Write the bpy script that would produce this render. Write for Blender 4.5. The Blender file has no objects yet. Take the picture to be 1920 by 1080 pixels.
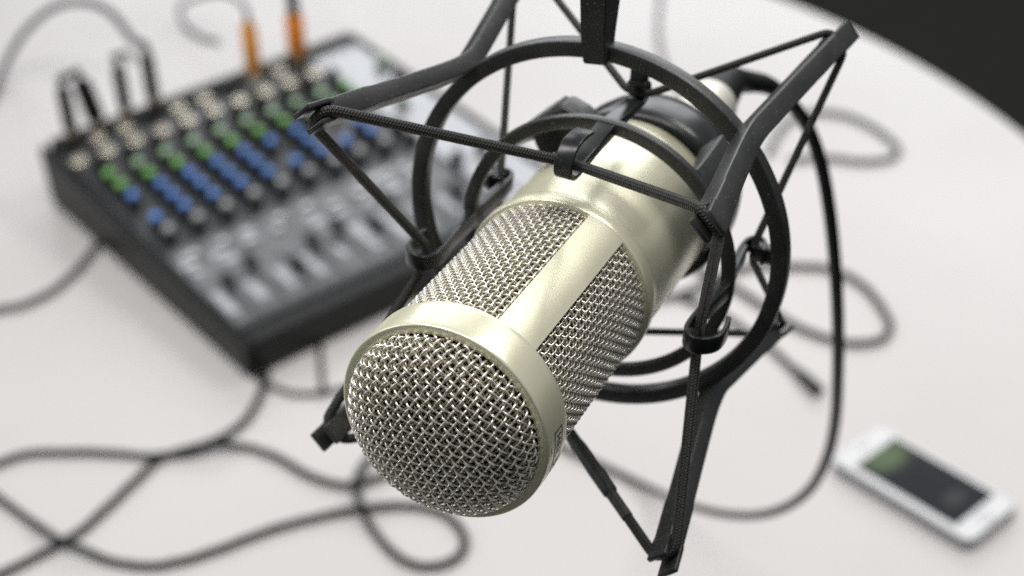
import bpy, bmesh, math, random
import numpy as np
from mathutils import Matrix, Vector
random.seed(7)
SC = bpy.context.scene
R_ = math.radians

# ------------------------------------------------------------------ camera
F_PX, W_PX = 2900.0, 1920.0
CAM_H = 0.775                                   # metres above the table top
_p, _r = R_(34.3), R_(-3.4)
_back = Vector((0, -math.cos(_p), math.sin(_p)))
_right0 = Vector((1, 0, 0)); _up0 = _back.cross(_right0)
C_R = _right0 * math.cos(_r) + _up0 * math.sin(_r)
C_U = _back.cross(C_R); C_B = _back
CAM_O = Vector((0, 0, CAM_H))
cd = bpy.data.cameras.new('camera'); cam = bpy.data.objects.new('camera', cd)
SC.collection.objects.link(cam)
m = Matrix.Identity(4)
for i in range(3):
    m[i][0], m[i][1], m[i][2], m[i][3] = C_R[i], C_U[i], C_B[i], CAM_O[i]
cam.matrix_world = m
cd.sensor_width = 36.0; cd.lens = 36.0 * F_PX / W_PX
cd.clip_start = 0.02; cd.clip_end = 60
cd.dof.use_dof = True; cd.dof.focus_distance = 0.368; cd.dof.aperture_fstop = 10.2
SC.camera = cam

# ------------------------------------------------------------------ world and lamps (office room light)
wd = bpy.data.worlds.new('World'); SC.world = wd; wd.use_nodes = True
bg = wd.node_tree.nodes['Background']
bg.inputs[0].default_value = (0.90, 0.95, 1.0, 1); bg.inputs[1].default_value = 0.31

def area(name, loc, target, sx, sy, power, col=(1, 1, 1)):
    l = bpy.data.lights.new(name, 'AREA'); l.shape = 'RECTANGLE'; l.size = sx; l.size_y = sy
    l.energy = power; l.color = col
    o = bpy.data.objects.new(name, l); SC.collection.objects.link(o)
    o.location = loc
    o.rotation_euler = (Vector(target) - Vector(loc)).to_track_quat('-Z', 'Y').to_euler()
    return o
for i, (x, y, pw) in enumerate([(-0.9, 0.45, 36), (0.4, 0.35, 26), (-1.2, 2.0, 10), (1.75, 1.75, 36)]):
    area('ceiling_light', (x, y, 2.45), (x, y, 0), 1.2, 0.6, pw, (1.0, 0.985, 0.96))
area('window_light', (0.6, 5.0, 2.1), (0, 0.6, 0.5), 4.6, 1.9, 122, (0.96, 0.98, 1.0))
area('side_window_light', (-3.2, 0.9, 1.9), (0, 0.6, 0.5), 1.6, 1.3, 26, (0.93, 0.97, 1.0))

SC.view_settings.view_transform = 'Standard'; SC.view_settings.look = 'None'
SC.view_settings.exposure = -0.55; SC.view_settings.gamma = 1.0
SC.view_settings.use_curve_mapping = False
SC.render.engine = 'CYCLES'
SC.cycles.use_denoising = False
SC.cycles.max_bounces = 8
SC.cycles.sample_clamp_indirect = 2.5

# ------------------------------------------------------------------ pixel helpers: a photo pixel and a height or depth give a place in the room
def rayw(px, py):
    return C_R * ((px - 960) / F_PX) - C_U * ((py - 540) / F_PX) - C_B
def at_h(px, py, z=0.0):
    d = rayw(px, py); return CAM_O + d * ((z - CAM_O.z) / d.z)
def at_d(px, py, depth):
    return CAM_O + rayw(px, py) * depth

# ------------------------------------------------------------------ materials
def mat(name, col, rough=0.5, metal=0.0, spec=0.5, noise=0.0, nscale=60, bump=0.0, bscale=200, bdist=0.0002, coat=0.0, rvar=0.0, emis=None, estr=0.0, dust=0.0):
    M = bpy.data.materials.new(name); M.use_nodes = True
    nt = M.node_tree; N, L = nt.nodes, nt.links
    b = N['Principled BSDF']
    b.inputs['Base Color'].default_value = (*col, 1); b.inputs['Roughness'].default_value = rough
    b.inputs['Metallic'].default_value = metal; b.inputs['Specular IOR Level'].default_value = spec
    b.inputs['Coat Weight'].default_value = coat
    tc = N.new('ShaderNodeTexCoord')
    if noise > 0:
        n = N.new('ShaderNodeTexNoise'); n.inputs['Scale'].default_value = nscale; n.inputs['Detail'].default_value = 5
        L.new(tc.outputs['Object'], n.inputs['Vector'])
        mr = N.new('ShaderNodeMapRange'); mr.inputs[1].default_value = 0.3; mr.inputs[2].default_value = 0.7
        mr.inputs[3].default_value = 1 - noise; mr.inputs[4].default_value = 1 + noise
        L.new(n.outputs['Fac'], mr.inputs[0])
        mx = N.new('ShaderNodeVectorMath'); mx.operation = 'SCALE'; mx.inputs[0].default_value = col
        L.new(mr.outputs[0], mx.inputs['Scale']); L.new(mx.outputs[0], b.inputs['Base Color'])
    if dust > 0:
        d = N.new('ShaderNodeTexNoise'); d.inputs['Scale'].default_value = 1400; d.inputs['Detail'].default_value = 1
        L.new(tc.outputs['Object'], d.inputs['Vector'])
        dr = N.new('ShaderNodeMapRange'); dr.inputs[1].default_value = 0.70; dr.inputs[2].default_value = 0.78; dr.inputs[4].default_value = dust
        L.new(d.outputs['Fac'], dr.inputs[0])
        dm = N.new('ShaderNodeMix'); dm.data_type = 'RGBA'; dm.inputs[7].default_value = (0.35, 0.34, 0.32, 1)
        L.new(dr.outputs[0], dm.inputs[0])
        src = b.inputs['Base Color'].links[0].from_socket if b.inputs['Base Color'].links else None
        if src: L.new(src, dm.inputs[6])
        else: dm.inputs[6].default_value = (*col, 1)
        L.new(dm.outputs[2], b.inputs['Base Color'])
    if rvar > 0:
        n3 = N.new('ShaderNodeTexNoise'); n3.inputs['Scale'].default_value = nscale * 0.6; n3.inputs['Detail'].default_value = 6
        L.new(tc.outputs['Object'], n3.inputs['Vector'])
        m3 = N.new('ShaderNodeMapRange'); m3.inputs[1].default_value = 0.3; m3.inputs[2].default_value = 0.7
        m3.inputs[3].default_value = rough - rvar; m3.inputs[4].default_value = rough + rvar
        L.new(n3.outputs['Fac'], m3.inputs[0]); L.new(m3.outputs[0], b.inputs['Roughness'])
    if bump > 0:
        n2 = N.new('ShaderNodeTexNoise'); n2.inputs['Scale'].default_value = bscale; n2.inputs['Detail'].default_value = 3
        L.new(tc.outputs['Object'], n2.inputs['Vector'])
        bp = N.new('ShaderNodeBump'); bp.inputs['Strength'].default_value = bump; bp.inputs['Distance'].default_value = bdist
        L.new(n2.outputs['Fac'], bp.inputs['Height']); L.new(bp.outputs[0], b.inputs['Normal'])
    if emis:
        b.inputs['Emission Color'].default_value = (*emis, 1); b.inputs['Emission Strength'].default_value = estr
    return M

M_GOLD = mat('champagne_metal', (0.93, 0.90, 0.675), 0.29, 0.46, noise=0.02, nscale=1500, bump=0.06, bscale=5200, bdist=0.00004, rvar=0.012)
M_WIRE = mat('nickel_wire', (0.93, 0.895, 0.80), 0.25, 0.78, noise=0.12, nscale=400)
M_WIRE2 = mat('brass_wire', (0.66, 0.60, 0.45), 0.36, 0.6, noise=0.2, nscale=500)
M_FOAM = mat('dark_foam', (0.030, 0.026, 0.020), 0.9, bump=0.6, bscale=900, bdist=0.0006)
M_PLAST = mat('black_plastic', (0.029, 0.029, 0.028), 0.38, 0.0, 0.7, dust=0.6, noise=0.3, nscale=90, bump=0.35, bscale=1500, bdist=0.00008, rvar=0.07)
M_PLAST2 = mat('smooth_black_plastic', (0.016, 0.017, 0.017), 0.28, 0.0, 0.5, dust=0.5, noise=0.25, nscale=90, rvar=0.08)
M_RUBBER = mat('black_cable_rubber', (0.010, 0.010, 0.010), 0.5, 0.0, 0.22, noise=0.15, nscale=40)
M_GREYC = mat('grey_cable_rubber', (0.09, 0.09, 0.093), 0.5, noise=0.1, nscale=40)
M_SHRINK = mat('heat_shrink', (0.035, 0.036, 0.033), 0.5, noise=0.25, nscale=300, bump=0.5, bscale=600, bdist=0.0003)
M_TABLE = mat('white_laminate', (0.66, 0.632, 0.622), 0.40, 0.0, 0.45, noise=0.035, nscale=4.0, rvar=0.09)
M_EDGE = mat('table_edge_band', (0.55, 0.54, 0.53), 0.5, noise=0.05)
M_STEELP = mat('table_leg_steel', (0.45, 0.45, 0.46), 0.35, 0.9, noise=0.05)
M_FLOOR = mat('dark_carpet', (0.013, 0.013, 0.010), 0.9, 0.0, 0.2, noise=0.35, nscale=120, bump=0.5, bscale=500, bdist=0.002)
M_MIXB = mat('mixer_case', (0.009, 0.009, 0.0085), 0.5, 0.0, 0.35, noise=0.2, nscale=60, bump=0.3, bscale=900, bdist=0.0001)
M_MIXP = mat('mixer_panel', (0.030, 0.031, 0.034), 0.4, 0.0, 0.5, noise=0.15, nscale=30)
M_MIXG = mat('mixer_grey_panel', (0.13, 0.133, 0.14), 0.38, 0.0, 0.6, noise=0.3, nscale=45)
M_MIXL = mat('mixer_print_sheen', (0.50, 0.51, 0.54), 0.36, 0.1, 0.6, noise=0.1, nscale=25)  # pale tone of the print, with the panel's bright reflection painted in
M_GREEN = mat('green_cap', (0.24, 0.60, 0.14), 0.4, noise=0.1)
M_PGREEN = mat('pale_green_cap', (0.45, 0.66, 0.42), 0.4, noise=0.1)
M_BLUE = mat('blue_cap', (0.13, 0.33, 0.85), 0.4, noise=0.1)
M_GREY = mat('grey_cap', (0.42, 0.43, 0.43), 0.4, noise=0.1)
M_WHITE = mat('white_cap', (0.75, 0.76, 0.75), 0.4, noise=0.05)
M_CREAM = mat('nickel_nut', (0.78, 0.74, 0.62), 0.35, 0.5, noise=0.08)
M_ORANGE = mat('orange_sleeve', (0.95, 0.36, 0.005), 0.4, noise=0.08)
M_ORANGE2 = mat('dark_orange_sleeve', (0.88, 0.27, 0.010), 0.4, noise=0.08)
M_BRASS = mat('brass_collar', (0.45, 0.36, 0.22), 0.35, 0.9, noise=0.1)
M_PHONE = mat('white_phone_glass', (0.80, 0.80, 0.81), 0.15, 0.0, 0.5, noise=0.015)
M_BEZEL = mat('silver_phone_band', (0.20, 0.20, 0.21), 0.35, 0.3, noise=0.05)
M_INK = mat('dark_print', (0.012, 0.010, 0.008), 0.5)
M_SILVER = mat('nickel_plug', (0.82, 0.79, 0.70), 0.42, 0.3, noise=0.05)
M_PARTG = mat('grey_button', (0.5, 0.5, 0.5), 0.4)

# phone screen: dark glass with a green picture glowing at one end
M_SCREEN = bpy.data.materials.new('phone_screen'); M_SCREEN.use_nodes = True
nt = M_SCREEN.node_tree; b = nt.nodes['Principled BSDF']; tc = nt.nodes.new('ShaderNodeTexCoord')
def glow(cx, cy, kx, ky, edge):
    a_ = nt.nodes.new('ShaderNodeVectorMath'); a_.operation = 'SUBTRACT'; a_.inputs[1].default_value = (cx, cy, 0); nt.links.new(tc.outputs['Generated'], a_.inputs[0])
    m_ = nt.nodes.new('ShaderNodeVectorMath'); m_.operation = 'MULTIPLY'; m_.inputs[1].default_value = (kx, ky, 0); nt.links.new(a_.outputs[0], m_.inputs[0])
    l_ = nt.nodes.new('ShaderNodeVectorMath'); l_.operation = 'LENGTH'; nt.links.new(m_.outputs[0], l_.inputs[0])
    g_ = nt.nodes.new('ShaderNodeMapRange'); g_.interpolation_type = 'SMOOTHSTEP'; g_.inputs[1].default_value = edge; g_.inputs[2].default_value = 0.3; g_.inputs[3].default_value = 0; g_.inputs[4].default_value = 1
    nt.links.new(l_.outputs['Value'], g_.inputs[0]); return g_.outputs[0]
mA = nt.nodes.new('ShaderNodeMix'); mA.data_type = 'RGBA'; mA.inputs[6].default_value = (0.022, 0.024, 0.027, 1); mA.inputs[7].default_value = (0.17, 0.24, 0.125, 1); nt.links.new(glow(.10, .52, 1.0 / .22, 1.0 / .60, 1.0), mA.inputs[0])
mB = nt.nodes.new('ShaderNodeMix'); mB.data_type = 'RGBA'; mB.inputs[7].default_value = (0.075, 0.08, 0.08, 1); nt.links.new(mA.outputs[2], mB.inputs[6]); nt.links.new(glow(.80, .5, 1.0 / .12, 1.0 / .34, 1.0), mB.inputs[0])
nt.links.new(mB.outputs[2], b.inputs['Emission Color'])
b.inputs['Emission Strength'].default_value = 1.0; b.inputs['Base Color'].default_value = (0.01, 0.01, 0.012, 1)
b.inputs['Roughness'].default_value = 0.12

# braided elastic cord: plaited texture in the tube's own UV (u along in metres, v round)
M_CORD = bpy.data.materials.new('braided_cord'); M_CORD.use_nodes = True
nt = M_CORD.node_tree; N, L = nt.nodes, nt.links; b = N['Principled BSDF']
uv = N.new('ShaderNodeUVMap'); sp = N.new('ShaderNodeSeparateXYZ'); L.new(uv.outputs[0], sp.inputs[0])
def mth(op, a, b_=None, c_=None):
    n = N.new('ShaderNodeMath'); n.operation = op
    for i_, q in enumerate((a, b_, c_)):
        if q is None: continue
        if isinstance(q, (int, float)): n.inputs[i_].default_value = q
        else: L.new(q, n.inputs[i_])
    return n.outputs[0]
U = mth('MULTIPLY', sp.outputs[0], 2 * math.pi / 0.00078); V = mth('MULTIPLY', sp.outputs[1], 2 * math.pi * 5)
s1 = mth('SINE', mth('ADD', U, V)); s2 = mth('SINE', mth('SUBTRACT', U, V))
hgt = mth('MAXIMUM', s1, s2)
prod = mth('MULTIPLY', s1, s2)
bp = N.new('ShaderNodeBump'); bp.inputs['Strength'].default_value = 0.9; bp.inputs['Distance'].default_value = 0.00018
L.new(hgt, bp.inputs['Height']); L.new(bp.outputs[0], b.inputs['Normal'])
rp = N.new('ShaderNodeMapRange'); L.new(prod, rp.inputs[0]); rp.inputs[1].default_value = 0.2; rp.inputs[2].default_value = 0.9
nz = N.new('ShaderNodeTexNoise'); nz.inputs['Scale'].default_value = 900
spk = mth('MULTIPLY', rp.outputs[0], mth('GREATER_THAN', nz.outputs['Fac'], 0.47))
mxc = N.new('ShaderNodeMix'); mxc.data_type = 'RGBA'; mxc.inputs[6].default_value = (0.012, 0.012, 0.011, 1); mxc.inputs[7].default_value = (0.16, 0.155, 0.14, 1)
L.new(spk, mxc.inputs[0]); L.new(mxc.outputs[2], b.inputs['Base Color']); b.inputs['Roughness'].default_value = 0.5

# ------------------------------------------------------------------ mesh helpers
COL = SC.collection
class MB:
    def __init__(s): s.v = []; s.f = []; s.uv = []; s.n = 0
    def add(s, verts, faces, uvs=None):
        s.v.append(np.asarray(verts, float).reshape(-1, 3))
        for f in faces: s.f.append([i + s.n for i in f])
        s.uv.extend(uvs if uvs is not None else [None] * len(faces))
        s.n += len(s.v[-1])
    def mesh(s, name, sharp=35):
        me = bpy.data.meshes.new(name)
        vv = np.concatenate(s.v) if s.v else np.zeros((0, 3))
        me.from_pydata(vv.tolist(), [], s.f)
        if any(u is not None for u in s.uv):
            ul = me.uv_layers.new(name='UVMap'); flat = []
            for f, u in zip(s.f, s.uv):
                flat.extend([c for p in (u if u is not None else [(0, 0)] * len(f)) for c in p])
            ul.data.foreach_set('uv', flat)
        me.validate(); me.update(); me.shade_smooth()
        if sharp: me.set_sharp_from_angle(angle=R_(sharp))
        return me
    def build(s, name, material, parent=None, sharp=35):
        me = s.mesh(name, sharp); me.materials.append(material)
        return link(name, me, parent)
def link(name, me, parent=None):
    o = bpy.data.objects.new(name, me); COL.objects.link(o)
    if parent is not None: o.parent = parent
    return o
def tag(o, label=None, cat=None, group=None, kind=None):
    if label: o['label'] = label
    if cat: o['category'] = cat
    if group: o['group'] = group
    if kind: o['kind'] = kind
    return o
def empty(name, mw, label=None, cat=None, group=None):
    o = bpy.data.objects.new(name, None); COL.objects.link(o); o.empty_display_size = 0.01
    o.matrix_world = mw if isinstance(mw, Matrix) else Matrix.Translation(Vector(mw))
    return tag(o, label, cat, group)

def frames(P, closed=False):
    P = np.asarray(P, float); n = len(P)
    if closed: T = np.roll(P, -1, 0) - np.roll(P, 1, 0)
    else:
        T = np.empty_like(P); T[1:-1] = P[2:] - P[:-2]; T[0] = P[1] - P[0]; T[-1] = P[-1] - P[-2]
    T /= np.linalg.norm(T, axis=1)[:, None] + 1e-12
    N0 = np.zeros_like(P)
    a = np.array([0, 0, 1.0]) if abs(T[0][2]) < 0.9 else np.array([1.0, 0, 0])
    v = np.cross(T[0], a); v /= np.linalg.norm(v); N0[0] = v
    for i in range(1, n):
        v = N0[i - 1] - T[i] * (N0[i - 1] @ T[i]); N0[i] = v / (np.linalg.norm(v) + 1e-12)
    return T, N0, np.cross(T, N0)
def add_tube(mb, P, r, seg=12, closed=False, cap=True, uv=False):
    P = np.asarray(P, float); n = len(P); T, A, B = frames(P, closed)
    r = np.broadcast_to(np.asarray(r, float), (n,))
    if closed:                                   # spread the twist
        v = A[-1] - T[0] * (A[-1] @ T[0]); v /= np.linalg.norm(v)
        tw = math.atan2(v @ B[0], v @ A[0])
        ang = -tw * np.arange(n) / n
        A, B = A * np.cos(ang)[:, None] + B * np.sin(ang)[:, None], -A * np.sin(ang)[:, None] + B * np.cos(ang)[:, None]
    th = np.arange(seg) * 2 * math.pi / seg
    V = P[:, None] + r[:, None, None] * (np.cos(th)[None, :, None] * A[:, None] + np.sin(th)[None, :, None] * B[:, None])
    L_ = np.concatenate([[0], np.cumsum(np.linalg.norm(np.diff(P, axis=0), axis=1))])
    F = []; UVS = []
    m_ = n if closed else n - 1
    for i in range(m_):
        j = (i + 1) % n
        l0 = L_[i]; l1 = L_[i + 1] if i + 1 < n else L_[i] + np.linalg.norm(P[0] - P[-1])
        for k in range(seg):
            k2 = (k + 1) % seg
            F.append((i * seg + k, i * seg + k2, j * seg + k2, j * seg + k))
            if uv: UVS.append(((l0, k / seg), (l0, (k + 1) / seg), (l1, (k + 1) / seg), (l1, k / seg)))
    if cap and not closed:
        F.append(tuple(range(seg))[::-1]); F.append(tuple((n - 1) * seg + k for k in range(seg)))
        if uv: UVS += [[(0, 0)] * seg, [(0, 0)] * seg]
    mb.add(V.reshape(-1, 3), F, UVS if uv else None)
def rrect(w, h, bev, k=3):
    """rounded rectangle profile: x along side vector, y along normal"""
    out = []
    for cx, cy, a0 in ((w / 2 - bev, h / 2 - bev, 0), (-w / 2 + bev, h / 2 - bev, 90), (-w / 2 + bev, -h / 2 + bev, 180), (w / 2 - bev, -h / 2 + bev, 270)):
        for i in range(k + 1):
            a = R_(a0 + 90 * i / k); out.append((cx + bev * math.cos(a), cy + bev * math.sin(a)))
    return np.array(out)
def add_sweep(mb, P, side, w, h, bev, closed=False, endbev=0.0):
    """rectangular bar swept along P; side = width direction per point; w,h scalars or arrays"""
    P = np.asarray(P, float); n = len(P); S = np.broadcast_to(np.asarray(side, float), (n, 3))
    if closed: T = np.roll(P, -1, 0) - np.roll(P, 1, 0)
    else:
        T = np.empty_like(P); T[1:-1] = P[2:] - P[:-2]; T[0] = P[1] - P[0]; T[-1] = P[-1] - P[-2]
    T = T / np.linalg.norm(T, axis=1)[:, None]
    Nn = np.cross(T, S); Nn /= np.linalg.norm(Nn, axis=1)[:, None]
    w = np.broadcast_to(np.asarray(w, float), (n,)); h = np.broadcast_to(np.asarray(h, float), (n,))
    if endbev and not closed:
        P = np.concatenate([[P[0]], [P[0] + T[0] * endbev], P[1:-1], [P[-1] - T[-1] * endbev], [P[-1]]])
        S = np.concatenate([[S[0]], S, [S[-1]]]); Nn = np.concatenate([[Nn[0]], Nn, [Nn[-1]]])
        w = np.concatenate([[w[0] - 2 * endbev], w, [w[-1] - 2 * endbev]]); h = np.concatenate([[h[0] - 2 * endbev], h, [h[-1] - 2 * endbev]])
        n += 2
    V = []
    for i in range(n):
        pr = rrect(w[i], h[i], min(bev, h[i] * 0.49, w[i] * .49)); V.append(P[i] + pr[:, :1] * S[i] + pr[:, 1:] * Nn[i])
    c = len(V[0]); F = []
    for i in range(n if closed else n - 1):
        j = (i + 1) % n
        for k in range(c):
            k2 = (k + 1) % c; F.append((i * c + k, j * c + k, j * c + k2, i * c + k2))
    if not closed:
        F.append(tuple(range(c))); F.append(tuple((n - 1) * c + k for k in range(c))[::-1])
    mb.add(np.concatenate(V), F)
def add_lathe(mb, prof, seg=96, th0=0.0, th1=360.0, closed_profile=False):
    """prof: (z, r) list, turned about +z"""
    full = abs(th1 - th0) >= 359.9
    ths = np.radians(np.linspace(th0, th1, seg + 1))[: seg if full else seg + 1]
    nt_ = len(ths); P = np.array(prof, float)
    V = np.stack([np.stack([r * np.cos(ths), r * np.sin(ths), np.full(nt_, z)], 1) for z, r in P])
    c = len(P); F = []
    for i in range(c if closed_profile else c - 1):
        j = (i + 1) % c
        for k in range(nt_ if full else nt_ - 1):
            k2 = (k + 1) % nt_; F.append((i * nt_ + k, i * nt_ + k2, j * nt_ + k2, j * nt_ + k))
    if not full and closed_profile:
        F.append(tuple(i * nt_ for i in range(c))); F.append(tuple(i * nt_ + nt_ - 1 for i in range(c))[::-1])
    mb.add(V.reshape(-1, 3), F)
def add_box(mb, x0, x1, y0, y1, z0, z1, bev=0.0, M=None, segs=2):
    bm = bmesh.new(); bmesh.ops.create_cube(bm, size=1)
    for v in bm.verts: v.co = Vector(((x0 + x1) / 2 + v.co.x * (x1 - x0), (y0 + y1) / 2 + v.co.y * (y1 - y0), (z0 + z1) / 2 + v.co.z * (z1 - z0)))
    if bev: bmesh.ops.bevel(bm, geom=bm.edges[:], offset=bev, segments=segs, affect='EDGES')
    add_bm(mb, bm, M)
def add_bm(mb, bm, M=None):
    bm.verts.index_update()
    mb.add([list((M @ v.co) if M else v.co) for v in bm.verts], [[v.index for v in f.verts] for f in bm.faces]); bm.free()
def catmull(P, k=8, closed=False):
    P = [np.array(p, float) for p in P]; n = len(P); out = []
    rng = range(n if closed else n - 1)
    for i in rng:
        if closed: p0, p1, p2, p3 = P[(i - 1) % n], P[i], P[(i + 1) % n], P[(i + 2) % n]
        else: p0, p1, p2, p3 = P[max(i - 1, 0)], P[i], P[i + 1], P[min(i + 2, n - 1)]
        for j in range(k):
            t = j / k
            out.append(0.5 * (2 * p1 + (p2 - p0) * t + (2 * p0 - 5 * p1 + 4 * p2 - p3) * t * t + (3 * p1 - p0 - 3 * p2 + p3) * t ** 3))
    if not closed: out.append(P[-1])
    return np.array(out)

# ------------------------------------------------------------------ room: floor and table
def disc(name, cx, cy, z, r, material, seg=160):
    mb = MB(); mb.add([(cx + r * math.cos(2 * math.pi * i / seg), cy + r * math.sin(2 * math.pi * i / seg), z) for i in range(seg)], [tuple(range(seg))])
    return mb.build(name, material)
floor = disc('floor', 0, 2, -0.74, 14, M_FLOOR); floor['kind'] = 'structure'
TC = (-0.465, 1.088); TR = 1.025
tbl = empty('round_table', (TC[0], TC[1], -0.74), 'large round white table carrying the mixer, phone and cables', 'table')
mb = MB(); add_lathe(mb, [(0.715, 0.0), (0.715, TR - .004), (0.717, TR - .001), (0.738, TR - .0005), (0.74, TR - .003), (0.74, 0.0)], 256)
mb.build('tabletop', M_TABLE, tbl, 30)
mb = MB(); add_lathe(mb, [(0.7375, TR - .0004), (0.7372, TR + .0012), (0.7178, TR + .0012), (0.7172, TR - .0004)], 256)
mb.build('edge_band', M_EDGE, tbl)
mb = MB(); add_lathe(mb, [(0.714, 0.0), (0.714, 0.25), (0.705, 0.25), (0.69, 0.04), (0.03, 0.04), (0.02, 0.32), (0.0, 0.34), (0.0, 0.0)], 64)
mb.build('pedestal', M_STEELP, tbl)

# ------------------------------------------------------------------ microphone frame: x,y across, z towards its front; unit S
S = 0.027
fx = dict(px=830.6055, py=794.6522, z=13.4734, th=0.679, ph=3.9878)
_a = Vector((math.sin(fx['th']) * math.cos(fx['ph']), math.sin(fx['th']) * math.sin(fx['ph']), math.cos(fx['th'])))
_u = Vector((0, 1, 0)).cross(_a).normalized(); _v = _a.cross(_u)
def c2w(v): return C_R * v.x + C_U * v.y + C_B * v.z
A_, U_, V_ = c2w(_a), c2w(_u), c2w(_v)
C_ = CAM_O + c2w(Vector(((fx['px'] - 960) * fx['z'] / F_PX, -(fx['py'] - 540) * fx['z'] / F_PX, -fx['z']))) * S
MICM = Matrix.Identity(4)
for i in range(3): MICM[i][0], MICM[i][1], MICM[i][2], MICM[i][3] = U_[i], V_[i], A_[i], C_[i]
def sr(prof): return [(-s * S, r * S) for s, r in prof]

mic = empty('microphone', MICM, 'champagne gold studio microphone with woven steel grille, held in the shock mount', 'microphone')
# rear body with front flange
mb = MB()
add_lathe(mb, sr([(2.54, .86), (2.50, .862), (2.495, .872), (2.4925, .90), (2.4922, .968), (2.495, .977), (2.502, .984), (2.515, .9875), (2.55, .988), (2.60, .988), (2.655, .986), (2.685, .978), (2.70, .958), (2.74, .946), (2.85, .942), (3.05, .950), (3.25, .955), (5.15, .955), (5.3, .90), (5.4, .70), (5.45, .50), (5.45, 0.001)]), 160)
mb.build('body', M_GOLD, mic, 40)
# head frame: band with two straps leaving the side windows open (shell grid with mask)
straps = [(31.4, 55.6), (211.4, 235.6)]
def in_strap(t):
    t %= 360
    return any(a0 - .01 <= t <= a1 + .01 for a0, a1 in straps)
ths = []
for a0, a1 in ((31.4, 55.6), (55.6, 211.4), (211.4, 235.6), (235.6, 391.4)):
    ths += list(np.linspace(a0, a1, max(8, int((a1 - a0) / 3)), endpoint=False))
ths = np.array(ths); NT = len(ths)
prof_o = [(-0.0032, .984), (-0.001, .9885), (0.003, .9930), (0.009, .9965), (0.016, .998), (0.05, .9995), (0.10, 1.0), (0.36, .998), (0.405, .996), (0.42, .988)]
prof_s = [(0.42, .988), (0.6, .985), (1.3, .982), (2.0, .981), (2.493, .980)]
mb = MB()
# band: closed profile lathe
add_lathe(mb, sr([(0.08, .898), (0.010, .899), (0.004, .905), (-0.002, .935), (-0.003, .972)] + prof_o[:-1] + [(0.418, .992), (0.42, .985), (0.42, .93), (0.08, .925)]), 200, closed_profile=True)
for a0, a1 in straps:
    add_lathe(mb, sr([(0.4195, .988), (0.7, .986), (1.3, .984), (2.495, .984), (2.495, .925), (0.4195, .925)]), 12, a0, a1, closed_profile=True)
mb.build('head_frame', M_GOLD, mic, 38)

# woven grilles
def weave_tube(mb, P, Nrm, sgn_phase, amp, rad, pitch, coord, seg=6):
    off = amp * np.cos(math.pi * coord / pitch + sgn_phase)
    add_tube(mb, P + Nrm * off[:, None], rad, seg)
def dome_weave(mb, rb, h, n, s0, pitch, rad, amp, rot, seg=6, sub=6):
    """a flat woven sheet pressed over the dome: distances from the middle are kept along the surface"""
    rr = np.sin(np.linspace(0, math.pi / 2, 600)) * rb
    zz = h * (1 - np.clip(rr / rb, 0, 1) ** n) ** (1 / n)
    LL = np.concatenate([[0], np.cumsum(np.hypot(np.diff(rr), np.diff(zz)))]); LM = LL[-1]
    dr, dz = np.gradient(rr, LL), np.gradient(zz, LL)
    K = int(LM / pitch); ca, sa = math.cos(R_(rot)), math.sin(R_(rot))
    for fam in (0, 1):
        for i in range(-K, K + 1):
            q = i * pitch
            if abs(q) > LM * .99: continue
            half = math.sqrt(LM * LM - q * q); m_ = max(8, int(2 * half / pitch * sub)); p = np.linspace(-half, half, m_)
            if fam == 0: X, Y = p * ca - q * sa, p * sa + q * ca
            else: X, Y = -p * sa + q * ca, p * ca + q * sa
            rho = np.hypot(X, Y) + 1e-9; cx, cy = X / rho, Y / rho
            r_, z_ = np.interp(rho, LL, rr), np.interp(rho, LL, zz); ndr, ndz = np.interp(rho, LL, dr), np.interp(rho, LL, dz)
            Nn = np.stack([-ndz * cx, -ndz * cy, ndr], 1)
            P = np.stack([r_ * cx, r_ * cy, z_ - s0], 1) * S
            wave = np.cos(math.pi * p / pitch + math.pi * i + (math.pi if fam else 0))
            off = amp * S * np.tanh(1.6 * wave) / math.tanh(1.6)
            add_tube(mb, P + Nn * off[:, None], rad * S, seg)
def cyl_weave(mb, R0, s0, s1, t0, t1, pitch, rad, amp, seg=6, sub=6, sp=None):
    nth = int(round(2 * math.pi * R0 / pitch / 2)) * 2; dth = 2 * math.pi / nth
    ns = int(round((s1 - s0) / (sp or pitch)))
    ds = (s1 - s0) / ns
    i0, i1 = int(math.ceil(R_(t0) / dth)), int(math.floor(R_(t1) / dth))
    for j in range(ns + 1):                                  # hoops
        s = s0 + j * ds
        th = np.linspace(R_(t0), R_(t1), int((R_(t1) - R_(t0)) / dth * sub)); c = th / dth
        r = R0 + amp * np.cos(math.pi * c + math.pi * j)
        add_tube(mb, np.stack([r * np.cos(th), r * np.sin(th), np.full_like(th, -s)], 1) * S, rad * S, seg)
    for i in range(i0, i1 + 1):                              # wires along the axis
        th = i * dth; s = np.linspace(s0 - .02, s1 + .02, ns * sub)
        r = R0 - amp * np.cos(math.pi * (s - s0) / ds + math.pi * i)
        add_tube(mb, np.stack([r * math.cos(th), r * math.sin(th), -s], 1) * S, rad * S, seg)
mb = MB(); dome_weave(mb, .893, .37, 2.3, .01, 0.0765, .0109, .0122, 43, 7, 8)
g = mb.build('front_grille', M_WIRE, mic, 0)
mb = MB(); dome_weave(mb, .855, .33, 2.3, .03, .050, .0095, .0085, 30, 5, 5)
mb.build('inner_front_grille', M_WIRE2, mic, 0)
for a0, a1 in ((56.6, 210.4), (236.6, 390.4)):
    mb = MB(); cyl_weave(mb, .925, .455, 2.47, a0, a1, .058, .0105, .0125, 7, 7, .078)
    g = mb.build('side_grille', M_WIRE, mic, 0)
mb = MB(); cyl_weave(mb, .885, .42, 2.48, 0, 360, .052, .0085, .0090, 5, 5)
mb.build('inner_side_grille', M_WIRE2, mic, 0)
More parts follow.
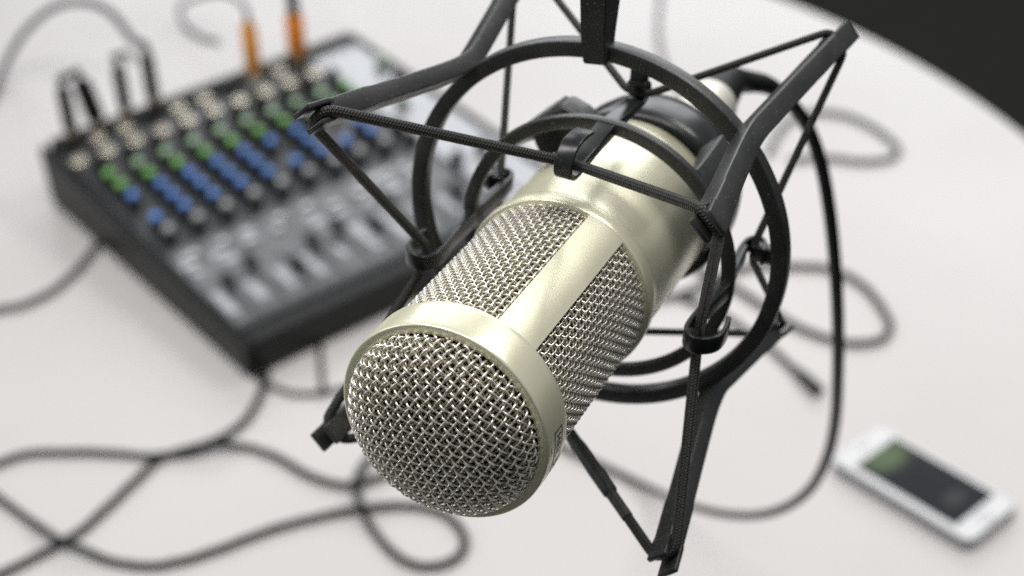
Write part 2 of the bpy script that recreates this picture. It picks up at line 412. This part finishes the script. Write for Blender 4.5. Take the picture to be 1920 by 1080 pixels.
mb = MB(); add_lathe(mb, sr([(2.5, .84), (0.2, .84), (0.05, .82), (-.10, .74), (-.18, .6), (-.22, .4), (-.24, .001)]), 64)
mb.build('foam_liner', M_FOAM, mic)
# engraved badge on the band
def text_mesh(txt, size, shear=0):
    cu = bpy.data.curves.new('lettering', 'FONT'); cu.body = txt; cu.size = size; cu.offset = size * .012; cu.space_character = 1.12
    o = bpy.data.objects.new('lettering', cu); COL.objects.link(o)
    dg = bpy.context.evaluated_depsgraph_get(); me = bpy.data.meshes.new_from_object(o.evaluated_get(dg))
    bpy.data.objects.remove(o); bpy.data.curves.remove(cu); return me
def on_band(pts, RR=1.0022, th0=-11.0, s_base=.19):
    out = []
    for x, y in pts:
        th = R_(th0) - x / 1.0; s = s_base + y
        out.append((RR * math.cos(th) * S, RR * math.sin(th) * S, -s * S))
    return out
me0 = text_mesh('HEIL SOUND', .116)
bm = bmesh.new(); bm.from_mesh(me0); bmesh.ops.triangulate(bm, faces=bm.faces[:])
bmesh.ops.subdivide_edges(bm, edges=bm.edges[:], cuts=1)
mb = MB(); bm.verts.index_update()
mb.add(on_band([(v.co.x, v.co.y) for v in bm.verts]), [[v.index for v in f.verts] for f in bm.faces]); bm.free()
wd_ = .78; x0_, x1_, y0_, y1_ = -.05, wd_, -.045, .115; lw = .013
def strip(x0, x1, y0, y1, k=24):
    xs = np.linspace(x0, x1, k + 1); pts = [(x, y0) for x in xs] + [(x, y1) for x in xs]
    mb.add(on_band(pts), [(i, i + 1, k + 2 + i, k + 1 + i) for i in range(k)])
strip(x0_, x1_, y0_, y0_ + lw); strip(x0_, x1_, y1_ - lw, y1_); strip(x0_, x0_ + lw, y0_ + lw, y1_ - lw, 2); strip(x1_ - lw, x1_, y0_ + lw, y1_ - lw, 2)
strip(.06, .13, -.118, -.110, 3)
mb.build('badge_lettering', M_INK, mic, 0)

# ------------------------------------------------------------------ shock mount (same frame)
mount = empty('shock_mount', MICM @ Matrix.Translation((-.07 * S, .08 * S, -3.68 * S)), 'black spider shock mount of rings, flared arms and braided elastic around the microphone', 'shock mount')
OX, OY = -.07 * S, .08 * S
MI = Matrix.Translation((-OX, -OY, 3.68 * S))
def L3(s, r, th, ox=-.07, oy=.08, t=0.0):
    """s along the axis, r out, th degrees, t tangential shift -> local coordinates of the mount"""
    a = R_(th)
    return np.array([(ox + r * math.cos(a) - t * math.sin(a)) * S - OX, (oy + r * math.sin(a) + t * math.cos(a)) * S - OY, (3.68 - s) * S])
def tang(th): a = R_(th); return np.array([-math.sin(a), math.cos(a), 0])
def ring(name, rc, s_c, w, h, bev, ox, oy):
    P = [L3(s_c, rc, t, ox, oy) for t in np.linspace(0, 360, 180, endpoint=False)]
    mb = MB(); add_sweep(mb, P, (0, 0, 1), w * S, h * S, bev * S, closed=True)
    return mb.build(name, M_PLAST, mount, 40)
ring('outer_ring', 2.1215 - .084, 3.596 + .09, .179, .168, .018, -.07, .08)
ring('inner_ring', 1.5186 - .070, 3.379 + .055, .105, .139, .018, .036, -.037)
IX, IY = .036, -.037
ARM = [27.5, 117.2, 207.3, -62.4]
APTH = [(1.36, 2.635), (2.0, 2.50), (2.6, 2.37), (3.2, 2.245), (3.5, 2.20), (3.72, 2.19), (3.95, 2.225), (4.35, 2.31), (4.9, 2.43), (5.55, 2.57)]
for ka, th in enumerate(ARM):
    f_ds = (0, 0, .24, .09)[ka]; r_ds, r_dr = ((0, 0), (0, 0), (0, 0), (-.22, -.12))[ka]
    fr = lambda s: f_ds * max(0, (3.2 - s) / 2.0)
    P2 = catmull([(s + fr(s) + (r_ds * (s - 3.95) / 1.6 if s > 3.95 else 0), r + (r_dr * (s - 3.95) / 1.6 if s > 3.95 else 0)) for s, r in APTH], 6)
    P = [L3(s, r, th) for s, r in P2]
    mb = MB(); add_sweep(mb, P, tang(th), .22 * S, np.array([.215] * 6 + [.192] * (len(P) - 12) + [.21] * 6) * S, .016 * S)
    for (e0, e1) in (((1.36 + f_ds * .92, 2.635), (1.08 + f_ds * .92, 2.69)), ((5.55 + r_ds, 2.57 + r_dr), (5.83 + r_ds, 2.63 + r_dr))):
        for off, ln in ((.086, 1.0), (-.086, .90)):
            q0 = (e0[0], e0[1] + off); q1 = (e0[0] + (e1[0] - e0[0]) * ln, e0[1] + off * 1.05 + (e1[1] - e0[1]) * ln)
            q00 = (e0[0] - (e1[0] - e0[0]) * .25, e0[1] + off * .8 - (e1[1] - e0[1]) * .25)
            PP = [L3(*q00, th), L3(*q0, th), L3((q0[0] + q1[0]) / 2, (q0[1] + q1[1]) / 2, th), L3(*q1, th)]
            add_sweep(mb, PP, tang(th), .235 * S, .052 * S, .012 * S, endbev=.010 * S)
    mb.build('arm', M_PLAST, mount, 40)
HOOK = [72.3, 162.3, 252.3, 342.3]
for th in HOOK:
    # cradle bar with forward U hook
    for front in (True, False):
        if front: pts = [(3.30, 1.375), (2.95, 1.37), (2.62, 1.345), (2.41, 1.355), (2.30, 1.44), (2.31, 1.57), (2.42, 1.67), (2.60, 1.69), (2.80, 1.66)]
        else: pts = [(3.5, 1.375), (3.9, 1.37), (4.15, 1.36), (4.33, 1.375), (4.42, 1.44), (4.40, 1.53), (4.28, 1.58), (4.18, 1.59)]
        P2 = catmull(pts, 5); P = [L3(s, r, th, IX, IY) for s, r in P2]
        mb = MB(); n_ = len(P); add_sweep(mb, P, tang(th), np.linspace(.18, .19, n_) * S, .048 * S, .014 * S, endbev=.012 * S)
        if front: add_sweep(mb, [L3(2.66, 1.385, th, IX, IY), L3(3.0, 1.40, th, IX, IY), L3(3.42, 1.43, th, IX, IY)], tang(th), np.array([.15, .18, .19]) * S, np.array([.05, .10, .15]) * S, .014 * S)
        else:
            add_sweep(mb, [L3(3.46, 1.42, th, IX, IY), L3(4.2, 1.385, th, IX, IY)], tang(th), np.array([.18, .17]) * S, np.array([.13, .07]) * S, .014 * S)
            add_sweep(mb, [L3(4.28, 1.44, th, IX, IY), L3(4.28, 1.76, th, IX, IY)], tang(th), .17 * S, .15 * S, .02 * S, endbev=.015 * S)
        mb.build('hook', M_PLAST2, mount, 45)
# rear collar round the microphone body, lobed outline, with lugs to the inner ring
mb = MB(); add_lathe(mb, sr([(4.70, .958), (4.63, .962), (4.60, .99), (4.61, 1.02), (4.65, 1.05), (4.78, 1.065), (5.1, 1.05), (5.3, 1.01), (5.38, .95), (5.38, .90), (5.20, .955)]), 120, closed_profile=True)
me = mb.mesh('rear_collar'); me.transform(Matrix.Translation((IX * S - OX, IY * S - OY, 3.68 * S))); me.materials.append(M_PLAST2); link('rear_collar', me, mount)
for th in (113,):
    mb = MB(); add_sweep(mb, [L3(4.24, .99, th, IX, IY), L3(4.24, 1.2, th, IX, IY), L3(4.24, 1.40, th, IX, IY)], tang(th), np.array([.72, .66, .46]) * S, .34 * S, .03 * S, endbev=.03 * S)
    mb.build('clamp_block', M_PLAST, mount, 40)
for th in (27, 117):
    mb = MB(); add_sweep(mb, [L3(3.5, 1.44, th, IX, IY), L3(3.8, 1.38, th, IX, IY), L3(4.5, 1.26, th, IX, IY)], tang(th), np.array([.36, .32, .32]) * S, np.array([.12, .16, .30]) * S, .02 * S)
    mb.build('lug', M_PLAST, mount, 40)
# holder post rising from the outer ring
def post():
    bm = bmesh.new()
    rows = [(1.955, .315, .555, 3.50, 3.70), (2.2, .345, .60, 3.50, 3.80), (2.62, .43, .706, 3.50, 3.93), (3.4, .60, .90, 3.46, 4.1), (5.2, .98, 1.35, 3.36, 4.4)]
    vs = []
    for y, xa, xb, sa, sb in rows:
        vs.append([bm.verts.new((x * S - OX, (y + dy) * S - OY, (3.68 - s) * S)) for x, s, dy in ((xa, sa, .02), (xb, sa, -.02), (xb, sb, -.02), (xa, sb, .02))])
    for a, b_ in zip(vs[:-1], vs[1:]):
        for k in range(4): bm.faces.new((a[k], a[(k + 1) % 4], b_[(k + 1) % 4], b_[k]))
    bm.faces.new(vs[0][::-1]); bm.faces.new(vs[-1])
    bmesh.ops.recalc_face_normals(bm, faces=bm.faces[:])
    bmesh.ops.bevel(bm, geom=[e_ for e_ in bm.edges if e_.calc_face_angle(0) > .6], offset=.0004, segments=2, affect='EDGES')
    mb = MB(); add_bm(mb, bm); return mb
post().build('holder_post', M_PLAST, mount, 30)
# braided elastics
def cordpath(tip_s, tip_r, hk_s, hk_r, dip):
    pts = []
    order = [(0, 0), (1, 0), (1, 1), (2, 1), (2, 2), (3, 2), (3, 3), (0, 3)]
    seq = []
    for k in range(4):                              # arm k, then the hook between arm k and arm k+1
        seq.append(('t', k)); seq.append(('h', HOOK[k]))
    out = []
    for kind, th in seq:
        if kind == 't':
            for t in (-.13, -.06, .06, .13): out.append(L3(tip_s + dip[th][0], tip_r + dip[th][1], ARM[th], t=t))
        else:
            for t in (-.11, -.05, .05, .11): out.append(L3(hk_s, hk_r, th, IX, IY, t=t))
    # hooks lie between arms in increasing angle already: 27, 72, 117, 162 ...
    P = []
    n = len(out)
    for i in range(n):
        a, b_ = out[i], out[(i + 1) % n]; d = np.linalg.norm(b_ - a); k = max(1, int(d / .0012))
        for j in range(k): P.append(a + (b_ - a) * j / k)
    P = np.array(P)
    for _ in range(3): P = (np.roll(P, 1, 0) + 2 * P + np.roll(P, -1, 0)) / 4
    return P
ARM_s = ARM[:3] + [ARM[3] + 360]
mb = MB(); add_tube(mb, cordpath(1.25, 2.657, 2.45, 1.475, [(0, 0), (0, 0), (.22, 0), (.083, 0)]), .053 * S, 14, closed=True, uv=True)
mb.build('front_elastic', M_CORD, mount, 0)
mb = MB(); add_tube(mb, cordpath(5.66, 2.592, 4.25, 1.475, [(0, 0), (0, 0), (0, 0), (-.22, -.12)]), .041 * S, 12, closed=True, uv=True)
mb.build('rear_elastic', M_CORD, mount, 0)
a0 = L3(1.333, 2.657, ARM[3], t=-.13); b0 = L3(2.45, 1.475, 252.3, IX, IY, t=.11)
sl = [(.27, .044), (.272, .060), (.42, .062), (.43, .062), (.445, .078), (.60, .082), (.76, .078), (.80, .068), (.90, .064), (.905, .05)]
P = []; Rr = []
for (t0, r0), (t1, r1) in zip(sl[:-1], sl[1:]):
    for j in range(4): P.append(a0 + (b0 - a0) * (t0 + (t1 - t0) * j / 4)); Rr.append((r0 + (r1 - r0) * j / 4 + random.uniform(-.001, .001)) * S)
mb = MB(); add_tube(mb, P, Rr, 18); mb.build('crimp_sleeve', M_SHRINK, mount, 40)

# ------------------------------------------------------------------ microphone cable
def cable_path(seq, k=10): return catmull([tuple(p) for p in seq], k)
def mpt(s, x=0, y=0): return MICM @ Vector((x * S, y * S, -s * S))
mc = empty('microphone_cable', mpt(5.46), 'black microphone cable with silver plug, hanging from the back of the microphone', 'cable')
IMC = mc.matrix_world.inverted()
def loc(P, e_): return [tuple(e_ @ Vector(p)) for p in P]
mb = MB()
pm = MICM @ Matrix.Translation((0, 0, 0))
add_lathe(mb, sr([(5.46, .001), (5.46, .30), (5.5, .35), (6.6, .35), (6.62, .33), (6.7, .33), (6.72, .35), (7.35, .345), (7.4, .32), (7.4, .001)]), 48)
me = mb.mesh('plug'); me.transform(IMC @ pm); me.materials.append(M_SILVER); link('plug', me, mc)
z0 = fx['z'] * S
bend = [mpt(7.42), mpt(8.1), at_d(1395, 153, .545), at_d(1440, 160, .55), at_d(1480, 190, .56), at_d(1515, 240, .575), at_d(1540, 310, .585), at_d(1556, 400, .595), at_d(1566, 500, .61), at_d(1571, 600, .63), at_d(1571, 700, .66), at_d(1566, 790, .70), at_d(1550, 860, .75), at_d(1520, 915, .81), at_d(1475, 950, .87), at_d(1420, 966, .93), at_d(1360, 964, .985), at_d(1300, 950, 1.04), at_h(1240, 926, .016), at_h(1190, 902, .004), at_h(1130, 873, .003), at_h(1060, 840, .003), at_h(980, 790, .003), at_h(880, 750, .003)]
P = cable_path(bend)
mb = MB(); add_tube(mb, loc(P[14:], IMC), .0026, 14); mb.build('lead', M_RUBBER, mc, 0)
Rr = np.interp(np.arange(34), [0, 8, 14, 33], [.0086, .0066, .0048, .0030]); mb = MB(); add_tube(mb, loc(P[:34], IMC), Rr, 16); mb.build('strain_relief', M_RUBBER, mc, 40)

# ------------------------------------------------------------------ mixer
mixo = Vector((-.221, 1.022, 0)); mrot = .638
MW_, ML_, MH1, MH2 = .368, .386, .034, .065
mixer = empty('audio_mixer', Matrix.Translation(mixo) @ Matrix.Rotation(mrot, 4, 'Z'), 'black sloping audio mixer with rows of green, blue and grey knobs', 'audio mixer')
tilt = math.atan2(MH2 - MH1, ML_); PL = math.hypot(ML_, MH2 - MH1)
TM = Matrix.Translation((0, 0, MH1)) @ Matrix.Rotation(tilt, 4, 'X')          # panel frame
def wedge(x0, x1, y0, y1, dz0, dz1, bev, mb):
    """prism from z=dz0 above table to the sloped top plus dz1"""
    bm = bmesh.new(); vs = []
    for x in (x0, x1):
        vs.append([bm.verts.new(c) for c in ((x, y0, dz0), (x, y1, dz0), (x, y1, MH1 + (y1) * math.tan(tilt) + dz1), (x, y0, MH1 + y0 * math.tan(tilt) + dz1))])
    bm.faces.new(vs[0]); bm.faces.new(vs[1][::-1])
    for k in range(4): bm.faces.new((vs[0][k], vs[1][k], vs[1][(k + 1) % 4], vs[0][(k + 1) % 4]))
    bmesh.ops.recalc_face_normals(bm, faces=bm.faces[:])
    bmesh.ops.bevel(bm, geom=bm.edges[:], offset=bev, segments=3, affect='EDGES'); add_bm(mb, bm)
mb = MB(); wedge(.0075, MW_ - .0075, 0.0, ML_, .004, -.0015, .004, mb); mb.build('case', M_MIXB, mixer)
for xx in (0, MW_ - .008):
    mb = MB(); wedge(xx, xx + .008, -.001, ML_ + .001, .001, .0015, .003, mb); mb.build('side_cheek', M_MIXB, mixer)
mb = MB(); add_box(mb, .0085, MW_ - .0085, .022, PL - .012, -.001, 0.0004, .0, TM)
mb.build('control_panel', M_MIXP, mixer)
mb = MB(); add_box(mb, .0105, .286, .030, .152, .0001, .0007, 0, TM); mb.build('fader_panel', M_MIXG, mixer)
mb = MB()
rs = random.Random(3)
for k in range(9):                                    # pale bars of print and painted reflection beside each fader, scribble strips and button legends
    x = .013 + k * .0295; add_box(mb, x + rs.uniform(0, .002), x + rs.uniform(.007, .0115), .038 + rs.uniform(0, .018), .092 - rs.uniform(0, .022), .0003, .0011, 0, TM)
    for q in range(3):
        xx = x - .004 + rs.uniform(0, .012); yy = .108 + q * .0135
        if rs.random() < .8: add_box(mb, xx, xx + rs.uniform(.008, .015), yy, yy + rs.uniform(.006, .011), .0003, .0011, 0, TM)
add_box(mb, .296, .354, .030, .372, .0003, .0011, 0, TM)  # pale sheet: bright reflection on the master section, painted as colour
mb.build('print_and_sheen', M_MIXL, mixer)
mb = MB(); add_box(mb, .010, MW_ - .010, PL - .020, PL - .004, -.002, .007, .002, TM); mb.build('rear_ridge', M_MIXB, mixer)
# prototypes
def lathe_mesh(name, prof, material, seg=24):
    mb = MB(); add_lathe(mb, prof, seg); me = mb.mesh(name, 35); me.materials.append(material); return me
skirt = lathe_mesh('knob', [(0, .0068), (.002, .0070), (.010, .0056), (.0105, .0050), (.0105, .0001)], M_MIXB)
caps = {k: lathe_mesh('knob_cap', [(.0, .0048), (.0030, .0046), (.0040, .0037), (.0042, .0001)], mm) for k, mm in dict(g=M_GREEN, p=M_PGREEN, b=M_BLUE, w=M_GREY, k=M_MIXB, W=M_WHITE).items()}
def pt(x, y, h=0.0): return TM @ Vector((x, y, h))
def knob(x, y, c):
    o = link('knob', skirt, mixer); o.matrix_local = TM @ Matrix.Translation((x, y, .0006))
    q = link('knob_cap', caps[c], o); q.location = (0, 0, .0107)
    q['label'] = {'g': 'green knob cap', 'p': 'pale green knob cap', 'b': 'blue knob cap', 'w': 'grey knob cap', 'k': 'black knob cap', 'W': 'white knob cap'}[c]
rowsy = [.284, .2605, .238, .2165, .194, .171]
colsx = ['ggb.bw', 'pgbbbw', 'pgbbbw', 'pgbbbw', 'pgbbbw', 'pgb.bw', 'pgbbbw', 'pp..bw', 'pg.bbw', 'gg..ww']
for i, cc in enumerate(colsx):
    x = .0255 + i * .0295 - (0 if i < 7 else .002)
    for y, c in zip(rowsy, cc):
        if c != '.': knob(x, y + random.uniform(-.0004, .0004), c)
        else:
            pass
    if i % 1 == 0: knob(x + .004, .3125, 'k')
for x, y, c in ((.345, .30, 'p'), (.345, .27, 'k'), (.330, .11, 'k'), (.300, .11, 'k'), (.318, .225, 'p')): knob(x, y, c)
# push buttons, fader slots, faders, sockets
btn = MB(); add_box(btn, -.0045, .0045, -.003, .003, 0, .004, .0008); btnm = btn.mesh('push_button'); btnm.materials.append(M_WHITE)
for i in range(9):
    for y in (.122, .136):
        if (i * 7 + int(y * 1000)) % 3 == 0: continue
        o = link('push_button', btnm, mixer); o.matrix_local = TM @ Matrix.Translation((.020 + i * .0295 + (0 if y < .13 else .010), y, .0010))
fd = MB(); add_box(fd, -.0045, .0045, -.009, .009, .003, .011, .0018); add_box(fd, -.0012, .0012, -.002, .002, -.001, .004); fdm = fd.mesh('fader_cap'); fdm.materials.append(M_MIXB)
fdw = fdm.copy(); fdw.materials[0] = M_PLAST2
sl_ = MB(); add_box(sl_, -.0012, .0012, -.030, .030, 0, .0013); slm = sl_.mesh('fader_slot'); slm.materials.append(M_INK)
fy = [.078, .090, .062, .083, .088, .070, .092, .080, .066, .075]
for i in range(10):
    x = .0315 + i * .0295 if i < 9 else .318
    o = link('fader_slot', slm, mixer); o.matrix_local = TM @ Matrix.Translation((x, .064, .0006))
    q = link('fader_cap', fdm, o); q.location = (0, fy[i] - .064, .0008)
sock = lathe_mesh('jack_socket', [(0, .0075), (.0035, .0072), (.0045, .0060), (.0045, .0036), (.001, .0034), (.0005, .0001)], M_CREAM)
sockd = lathe_mesh('jack_socket', [(0, .0068), (.0035, .0066), (.0045, .0056), (.0045, .0040), (.001, .0034), (.0005, .0001)], M_MIXB)
for i in range(10):
    for y in (.335, .362):
        x = .018 + i * .0295
        o = link('jack_socket', sock if (y < .35 or i % 3) else sockd, mixer); o.matrix_local = TM @ Matrix.Translation((x + (.004 if y > .35 else 0), y, .0006))
# level meter in the master section
mb = MB(); add_box(mb, .296, .300, .17, .20, .001, .003, .0005, TM); mb.build('level_meter', M_MIXB, mixer)

# ------------------------------------------------------------------ plugs standing in the mixer's sockets, each with its cable
MXW = Matrix.Translation(mixo) @ Matrix.Rotation(mrot, 4, 'Z') @ TM
def wpt(x, y, h): return MXW @ Vector((x, y, h))
def plug(name, label, x, y, r, zones, tail, lean=(0, 0), cab=.0028, cm=None):
    """zones: list of (length, radius factor, material, part name)"""
    base = wpt(x, y, .0045); o = empty(name, base, label, 'audio plug', 'plugs standing in the mixer')
    n = (MXW.to_3x3() @ Vector((lean[0], lean[1], 1))).normalized()
    h = 0.0; q = n.to_track_quat('Z', 'Y').to_matrix().to_4x4()
    for ln, rf, mm, nm in zones:
        mb = MB(); rr = r * rf; b_ = min(.001, ln * .2)
        add_lathe(mb, [(h, .0001), (h, rr - .0006), (h + b_, rr), (h + ln - b_, rr * .97), (h + ln, rr * .9), (h + ln, .0001)], 24)
        me = mb.mesh(nm); me.transform(q); me.materials.append(mm); link(nm, me, o); h += ln
    top = base + n * h
    if tail:
        P = cable_path([base + n * (h - .004), top + n * .012] + tail)
        mb = MB(); add_tube(mb, [tuple(Vector(p) - base) for p in P], cab, 10); mb.build('lead', cm or M_RUBBER, o, 0)
    return o
blk = [(.012, .8, M_BRASS, 'collar'), (.044, 1.0, M_RUBBER, 'barrel')]
plug('audio_plug', 'black audio plug at the far left corner of the mixer', .030, .372, .0068, blk, [at_h(112, 150, .12), at_h(125, 140, .12), at_h(145, 140, .115)])
plug('audio_plug', 'thick black audio plug, second from the left corner of the mixer', .060, .374, .0092, [(.012, .7, M_BRASS, 'collar'), (.040, 1.0, M_RUBBER, 'barrel')], [at_h(146, 136, .125), at_h(128, 142, .125), at_h(112, 156, .12)], lean=(-.15, .1), cab=.0035)
plug('audio_plug', 'black audio plug left of the one with the long grey arc of cable', .090, .376, .0066, blk, [at_h(212, 108, .13), at_h(235, 100, .13), at_h(252, 115, .12)])
plug('audio_plug', 'black audio plug whose grey cable arcs up to the left edge', .121, .376, .0070, [(.012, .9, M_BRASS, 'collar'), (.046, 1.0, M_RUBBER, 'barrel')],
     [at_h(250, 75, .14), at_h(205, 22, .14), at_h(150, 4, .12), at_h(95, 18, .09), at_h(45, 62, .05), at_h(12, 118, .02), at_h(-20, 190, .004), at_h(-80, 300, .004)], cab=.0042, cm=M_GREYC)
plug('audio_plug', 'audio plug with bright orange sleeve near the middle of the mixer', .222, .350, .0080, [(.016, .72, M_SILVER, 'collar'), (.054, 1.0, M_ORANGE, 'sleeve')],
     [at_h(455, 8, .10), at_h(420, -12, .08), at_h(370, -4, .05), at_h(338, 14, .02), at_h(345, 45, .004), at_h(375, 68, .003), at_h(410, 78, .003)], cm=M_GREYC)
plug('audio_plug', 'audio plug with dark orange sleeve and black tail toward the top edge', .277, .354, .0098, [(.018, .6, M_BRASS, 'collar'), (.042, 1.0, M_ORANGE2, 'sleeve'), (.03, .62, M_RUBBER, 'boot')],
     [at_h(548, -40, .12), at_h(540, -90, .08)], cab=.0035)

# ------------------------------------------------------------------ cables lying on the table
def table_cable(name, label, px, rad=.003, mm=None, hs=None, plug_end=False):
    pts = [at_h(p[0], p[1], p[2] if len(p) > 2 else rad) for p in px]
    o = empty(name, pts[0], label, 'cable', 'cables on the table')
    P = cable_path(pts, 9)
    _rg = np.random.default_rng(len(label)); _w = np.cumsum(_rg.normal(0, .00025, (len(P), 2)), 0); _w -= np.linspace(_w[0], _w[-1], len(P)); P[:, :2] += np.clip(_w, -.002, .002)
    mb = MB(); add_tube(mb, [tuple(Vector(p) - pts[0]) for p in P], rad, 12); mb.build('lead', mm or M_RUBBER, o, 0)
    if plug_end:
        e1 = pts[-1]; d = (pts[-1] - pts[-2]).normalized(); q = d.to_track_quat('Z', 'Y').to_matrix().to_4x4()
        mb = MB(); add_lathe(mb, [(0, .0001), (0, rad * 1.1), (.012, rad * 1.7), (.034, rad * 1.9), (.036, rad * 1.4), (.036, .0001)], 20)
        me = mb.mesh('plug'); me.transform(Matrix.Translation(e1 - pts[0]) @ q); me.materials.append(M_RUBBER); link('plug', me, o)
    return o
table_cable('audio_cable', 'black cable curling down from the front corner of the mixer to the lower left', [(505, 640, .006), (500, 690, .005), (490, 735), (465, 780), (425, 815), (370, 838), (300, 862), (250, 905), (200, 953), (140, 1003), (80, 1040), (0, 1078), (-90, 1110)], .0031)
table_cable('audio_cable', 'black cable running from the left edge past the mixer corner and under the microphone', [(-90, 900), (0, 868), (50, 850), (110, 847), (200, 848), (290, 852), (360, 843, .006), (410, 833, .0085), (460, 836), (520, 857), (570, 884), (620, 904), (670, 906), (720, 890), (800, 870), (900, 860)], .0030)
table_cable('audio_cable', 'black cable crossing the lower left corner and ending in a round loop below the microphone', [(-60, 895), (0, 938), (50, 972), (110, 1008, .009), (150, 1025, .007), (200, 1048), (270, 1060), (340, 1050), (420, 1025), (510, 992), (600, 968), (680, 954, .004), (760, 948), (830, 962), (866, 995), (866, 1035), (830, 1060), (780, 1062), (735, 1035), (700, 995), (675, 950, .009), (666, 900, .009), (690, 860), (730, 830)], .0030)
table_cable('audio_cable', 'thin black cable passing behind the front corner of the mixer', [(480, 705), (520, 730), (570, 738), (625, 732), (690, 715), (760, 690), (860, 640)], .0022)
table_cable('audio_cable', 'short thin cable coming straight out from under the mixer front', [(600, 640), (600, 680), (603, 715), (607, 735, .006)], .0022)
table_cable('audio_cable', 'grey cable sweeping from the left edge to the left side of the mixer', [(-60, 590), (0, 580), (50, 570), (100, 545), (145, 505), (180, 460), (200, 420)], .0035, M_GREYC)
table_cable('audio_cable', 'pale grey cable loop lying near the far edge of the table', [(1440, 290), (1470, 235), (1520, 212), (1590, 218), (1650, 245), (1687, 278), (1670, 298), (1620, 303), (1550, 296), (1480, 300)], .0030, M_GREYC)
table_cable('audio_cable', 'dark cable forming a loop to the right of the shock mount', [(1180, 560), (1270, 555), (1350, 520), (1420, 500), (1490, 500), (1550, 503), (1605, 525), (1645, 562), (1668, 605), (1658, 635), (1615, 645), (1560, 637), (1500, 615), (1440, 578), (1380, 540), (1300, 500)], .0030)
table_cable('audio_cable', 'cable ending in a black plug that lies left of the hanging cable', [(1280, 560), (1350, 585), (1410, 625), (1455, 660), (1490, 692, .004)], .0027, None, plug_end=True)
table_cable('audio_cable', 'faint cable reaching the far edge of the table above the shock mount', [(1240, -60), (1236, 0), (1234, 50), (1240, 100), (1262, 150), (1300, 200)], .0025, M_GREYC)

# ------------------------------------------------------------------ phone
pm = Matrix.Translation((.228, .870, 0)) @ Matrix.Rotation(-.89, 4, 'Z')
ph = empty('phone', pm, 'white smartphone lying face up on the table at the lower right', 'phone')
def rbox(mb, x0, x1, y0, y1, z0, z1, rad, bev):
    bm = bmesh.new(); pts = []
    for cx, cy, a0 in ((x1 - rad, y1 - rad, 0), (x0 + rad, y1 - rad, 90), (x0 + rad, y0 + rad, 180), (x1 - rad, y0 + rad, 270)):
        for i in range(9): a = R_(a0 + 90 * i / 8); pts.append((cx + rad * math.cos(a), cy + rad * math.sin(a)))
    vb = [bm.verts.new((x, y, z0)) for x, y in pts]; vt = [bm.verts.new((x, y, z1)) for x, y in pts]
    bm.faces.new(vb[::-1]); bm.faces.new(vt); n = len(pts)
    for k in range(n): bm.faces.new((vb[k], vb[(k + 1) % n], vt[(k + 1) % n], vt[k]))
    if bev: bmesh.ops.bevel(bm, geom=[e_ for e_ in bm.edges if abs(e_.verts[0].co.z - e_.verts[1].co.z) < 1e-6], offset=bev, segments=2, affect='EDGES')
    add_bm(mb, bm)
mb = MB(); rbox(mb, 0, .1238, 0, .0586, .0014, .0094, .0075, .0012); mb.build('band', M_BEZEL, ph)
mb = MB(); rbox(mb, .0008, .1230, .0008, .0578, .0094, .0105, .0068, .0005); mb.build('front_glass', M_PHONE, ph)
mb = MB(); add_box(mb, .0180, .1060, .0075, .0545, .0104, .01056); mb.build('screen', M_SCREEN, ph)
mb = MB(); add_lathe(mb, [(.0104, .0055), (.01065, .0054), (.01065, .0045), (.0104, .0044)], 32); me = mb.mesh('home_button'); me.transform(Matrix.Translation((.1155, .0293, 0))); me.materials.append(M_BEZEL); link('home_button', me, ph)
mb = MB(); add_box(mb, .0085, .0098, .024, .0346, .0104, .01058, .0); mb.build('earpiece', M_MIXB, ph)
